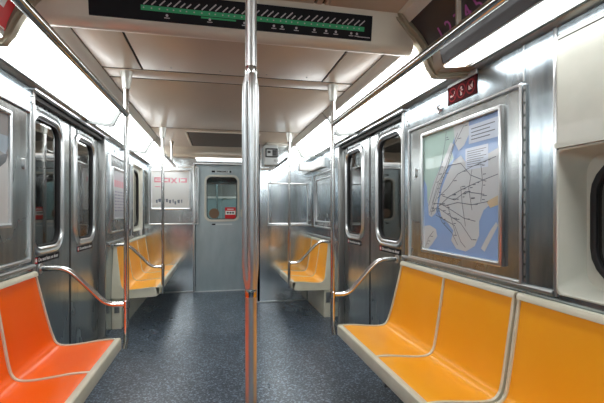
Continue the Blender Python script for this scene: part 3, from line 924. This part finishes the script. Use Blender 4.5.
# end wall poster
F = FE(-.755, YE, 1.47)
hatch(F, .70, .86, .01, 'steel hatch with a pale poster on the end wall', 0)
F = FE(-.80, YE - .005, 1.553)
t = thing('framed_poster', tuple(F(0, -.28, 0)), 'pale poster with a pink line of lettering on the end wall', 'poster', 'framed posters')
w, h = .54, .565
obj('frame', N(STEEL_TRIM).ring(F, rrect(w + .035, h + .035, .008, 2), rrect(w - .012, h - .012, .004, 2), .0, .016, .004), t)
b = N(PWH).slab(F, rect(w - .01, h - .01), .001, .004)
b.use(PPK)
for u0, u1, v0, v1 in ((.06, .24, .17, .205), (.06, .24, .27, .305), (.06, .09, .17, .30), (.12, .24, .225, .25), (.27, .31, .18, .30), (.33, .42, .18, .21), (.33, .42, .27, .30), (.44, .48, .18, .30), (.72, .76, .18, .30), (.78, .90, .18, .21), (.78, .90, .27, .30), (.90, .94, .18, .30), (.08, .22, .41, .43)):
    b.flat(F, P([(u0, v0), (u1, v0), (u1, v1), (u0, v1)]), .0046)
b.strip(F, P([(.52, .18), (.66, .32)]), .016, .0046); b.strip(F, P([(.66, .18), (.52, .32)]), .016, .0046)
b.use(MAPK)
rnd = random.Random(9)
u = .10
while u < .80:
    q = rnd.uniform(.03, .08); v = rnd.uniform(.80, .87)
    b.flat(F, P([(u, v - .05), (u + q, v - .06), (u + q * .9, v + .04), (u + .01, v + .03)]), .0046); u += q + rnd.uniform(.01, .04)
obj('sheet', b, t)
# far right empty frame
F = FR(HW, 4.86, 1.37)
hatch(F, .93, .68, .01, 'bare steel hatch without a poster on the far right wall', 0)
obj('inner_frame', N(STEEL_TRIM).ring(F, rrect(.74, .56, .008, 2), rrect(.70, .52, .004, 2), .003, .016, .004), bpy.data.objects['steel_hatch.004'])

# ------------------------------------------------------------------ prohibition signs
MAROON = plain('maroon_sign', (.034, .003, .004), .7, spec=.05)
SIGNRED = plain('sign_red_ring', (.15, .008, .010), .7, spec=.05)
PINK = plain('pale_pink_print', (.36, .22, .20), .6, spec=.1)
def rules_sign(F, w, h, back, ringm, ink, label):
    t = thing('rules_sign', tuple(F(0, -h / 2, 0)), label, 'sign', 'no-smoking rule signs')
    obj('plate', N(back).slab(F, rect(w, h), .0003, .004), t)
    obj('top_strip', N(GREY_PLASTIC).slab(F, rect(w, h * .28, 0, h * .66), .0003, .005), t)
    b = N(ringm)
    rr = min(h * .44, w / 6.6)
    for k in (-1, 0, 1):
        a = k * w * .315
        b.use(ringm).loft([[F(p, q, .0046) for p, q in circle(rr, 24, a)], [F(p, q, .0046) for p, q in circle(rr * .80, 24, a)]], False, False)
        b.strip(F, [(a - rr * .6, rr * .6), (a + rr * .6, -rr * .6)], rr * .16, .0052)
        b.use(ink)
        if k < 0:
            b.strip(F, [(a - rr * .55, -rr * .15), (a + rr * .35, -rr * .15)], rr * .28, .0048)
            b.strip(F, [(a + rr * .42, rr * .0), (a + rr * .52, rr * .4)], rr * .12, .0048)
        elif k == 0:
            b.flat(F, circle(rr * .2, 10, a, rr * .42), .0048)
            b.strip(F, [(a, rr * .2), (a, -rr * .62)], rr * .34, .0048)
            b.strip(F, [(a - rr * .3, rr * .05), (a + rr * .42, rr * .1)], rr * .16, .0048)
        else:
            b.flat(F, rect(rr * .9, rr * .62, a, -rr * .08), .0048)
            b.strip(F, [(a + rr * .2, rr * .2), (a + rr * .5, rr * .55)], rr * .12, .0048)
    obj('pictograms', b, t)
    return t
rules_sign(FR(HW, 1.957, 1.891), .262, .10, MAROON, SIGNRED, PINK, 'maroon sign with three prohibition circles above the map')
rules_sign(FL(-HW, 4.80, 1.862), .40, .06, STRIP, BLACK, BLACK, 'narrow pale rule sign above the lilac poster')

# small fittings
def round_lock(F, label):
    t = thing('key_lock', tuple(F(0, 0, 0)), label, 'lock')
    obj('bezel', N(STEEL_TRIM).loft([[F(p, q, c) for p, q in circle(r, 20)] for r, c in ((.028, .0), (.028, .006), (.022, .013), (.015, .008))]), t)
    obj('keyhole', N(GAP).slab(F, rect(.012, .018), .0085, .0105), t)
round_lock(FR(HW, 2.178, 1.845), 'round key lock left of the maroon sign')
def switch_plate(F, label):
    t = thing('door_switch', tuple(F(0, 0, 0)), label, 'switch', 'small square door switches')
    obj('plate', N(STEEL_TRIM).slab(F, rrect(.032, .05, .004, 3), 0, .005), t)
    obj('slot', N(GAP).ring(F, rrect(.028, .046, .004, 3), rrect(.016, .032, .003, 3), .004, .006), t)
switch_plate(FR(HW, 2.592, 1.845), 'small square switch between the map hatch and door leaf')
switch_plate(FL(-HW, 2.640, 1.89), 'small square switch above the white poster hatch corner')
lt = N(STEEL_TRIM).slab(FR(HW, 2.47, 1.49), rrect(.02, .06, .006, 3), .003, .014)
obj('latch', lt, bpy.data.objects['steel_hatch'])

# corner box on the far right and call box
o = thing('corner_box', (1.0, 5.2, 1.80), 'white wrap-round box high in the corner by the cab wall', 'box')
obj('front_cover', N(WHITE).box(.98, HW - .002, YC - .05, YC - .001, 1.785, 1.90, .006), o)
obj('side_cover', N(WHITE).box(HW - .05, HW - .001, 4.80, YC - .052, 1.785, 1.90, .006), o)
SCREEN = plain('call_box_black', (.015, .015, .016), .3, coat=.5)
t = thing('call_box', (.56, 5.2, 1.90), 'white call box with black screens under the ceiling at the cab wall', 'box')
obj('case', N(GREY_PLASTIC).box(.49, .67, 5.24, YC - .001, 1.84, 2.10, .008), t)
Fq = FE(.585, 5.24, 2.00)
b = N(SCREEN).ring(Fq, rrect(.17, .12, .01, 3), rrect(.13, .085, .006, 3), -.002, .012, .003)
b.slab(Fq, rect(.05, .075, .035, 0), -.002, .008).slab(Fq, rect(.04, .03, -.035, .01), -.002, .008)
obj('display', b, t)
obj('button_plate', N(STEEL_DARK).box(.615, .685, 5.232, 5.241, 1.885, 1.915, .002), t)
obj('mount', N(TRIM_BEIGE).box(.52, .80, 5.18, YC - .001, 2.10, ZC + .002, .004), t)
obj('conduit', N(WHITE).tube(fillet([(.46, YC - .04, 1.80), (.58, YC - .04, 1.80), (.645, YC - .04, 1.83)], .05), .018, 10), t)

# ------------------------------------------------------------------ cream windows
def cream_window(side, k, y0, y1, z0, z1, signbox, label):
    s = side
    yc, zc, w, h = (y0 + y1) / 2, (z0 + z1) / 2, y1 - y0, z1 - z0
    root = thing('window_%d' % k, (s * HW, yc, z0), label, 'window', kind='structure')
    F = FS(s, HW, yc, zc)
    D = .13 if signbox else .05
    hz = (1.477 - z0) if signbox else h
    oc = -h / 2 + hz / 2
    O = rrect(w, hz, .02, 5, 0, oc)
    gl_w, gl_h = w - (.05 if signbox else .10), hz - .10
    if signbox: gl_h = hz - .07
    # moulded reveal: lip, tapering tunnel, back plane with an opening
    I1, I2 = rrect(w - .02, hz - .02, .03, 5, 0, oc), rrect(w - .04, hz - .05, .07, 5, 0, oc)
    I3 = rrect(gl_w - .05, gl_h - .05, .13, 5, 0, oc)
    b = N(WINDOW_CREAM).loft([[F(a, q, c) for a, q in L] for L, c in ((O, -.01), (O, .004), (rrect(w - .012, hz - .012, .03, 5, 0, oc), .006), (I1, .002), (I2, -D + .01), (rrect(gl_w - .02, gl_h - .02, .14, 5, 0, oc), -D), (I3, -D))], False, False)
    obj('moulding', b, root)
    obj('gasket', N(RUBBER).ring(F, rrect(gl_w - .015, gl_h - .015, .14, 5, 0, oc), rrect(gl_w - .065, gl_h - .065, .115, 5, 0, oc), -D - .005, -D + .012, .004), root)
    obj('pane', N(GLASS).slab(F, rrect(gl_w - .04, gl_h - .04, .12, 5, 0, oc), -D - .012, -D - .006), root)
    if signbox:
        sb_h = h - hz
        b = N(WINDOW_CREAM).slab(F, rrect(w - .004, sb_h - .012, .015, 4, 0, h / 2 - sb_h / 2 + .004), -.05, .004)
        b.slab(F, rrect(w - .03, sb_h - .07, .025, 5, 0, h / 2 - sb_h / 2 - .012), 0, .010)
        b.slab(F, rrect(w - .002, .022, .008, 4, 0, -h / 2 + hz + .012), -.16, .014)
        obj('sign_cover', b, root)
        obj('shadow_line', N(GAP).strip(F, [(-w / 2 + .01, h / 2 - .02), (w / 2 - .01, h / 2 - .02)], .005, .0052), root)
        obj('edge_trim', N(STEEL_TRIM).box(s * HW, s * (HW - .006), y1 - .004, y1 + .012, z0 - .01, z1 + .06, .002), root)
        # sliding window bar
        obj('mullion', N(RUBBER).slab(F, rect(.035, gl_h - .06, -w / 2 + .24, oc), -D - .005, -D + .006), root)
    else:
        obj('lower_catch', N(WHITE).slab(F, rrect(.10, .09, .02, 3, 0.2, -h / 2 - .03), -.0, .012), root)
    return root
cream_window(1, 1, .222, 1.333, .907, 1.923, True, 'cream moulded window beside the amber bench at the frame edge')
cream_window(-1, 2, 5.562, 6.218, .962, 1.858, False, 'narrow cream moulded window by the far left corner')

# ------------------------------------------------------------------ world, camera, view
w = bpy.data.worlds.new('tunnel_dark'); SC.world = w; w.use_nodes = True
w.node_tree.nodes['Background'].inputs[0].default_value = (.02, .018, .016, 1)
w.node_tree.nodes['Background'].inputs[1].default_value = .5

cam = bpy.data.cameras.new('camera'); co = bpy.data.objects.new('camera', cam); COL.objects.link(co)
co.location = (-.12, 0, 1.234)
co.rotation_euler = (math.radians(90), 0, math.radians(-12.0))
cam.sensor_width = 36; cam.lens = 400 / 604 * 36
cam.shift_y = 9.5 / 604
cam.clip_start = .02
SC.camera = co

SC.view_settings.view_transform = 'Standard'
SC.view_settings.look = 'None'
SC.view_settings.exposure = 0.10
SC.view_settings.gamma = 1
SC.view_settings.use_curve_mapping = False
SC.cycles.use_denoising = True
SC.cycles.max_bounces = 10
SC.cycles.diffuse_bounces = 5
SC.cycles.glossy_bounces = 6
SC.cycles.transparent_max_bounces = 12
SC.cycles.sample_clamp_indirect = 6
SC.cycles.caustics_reflective = True
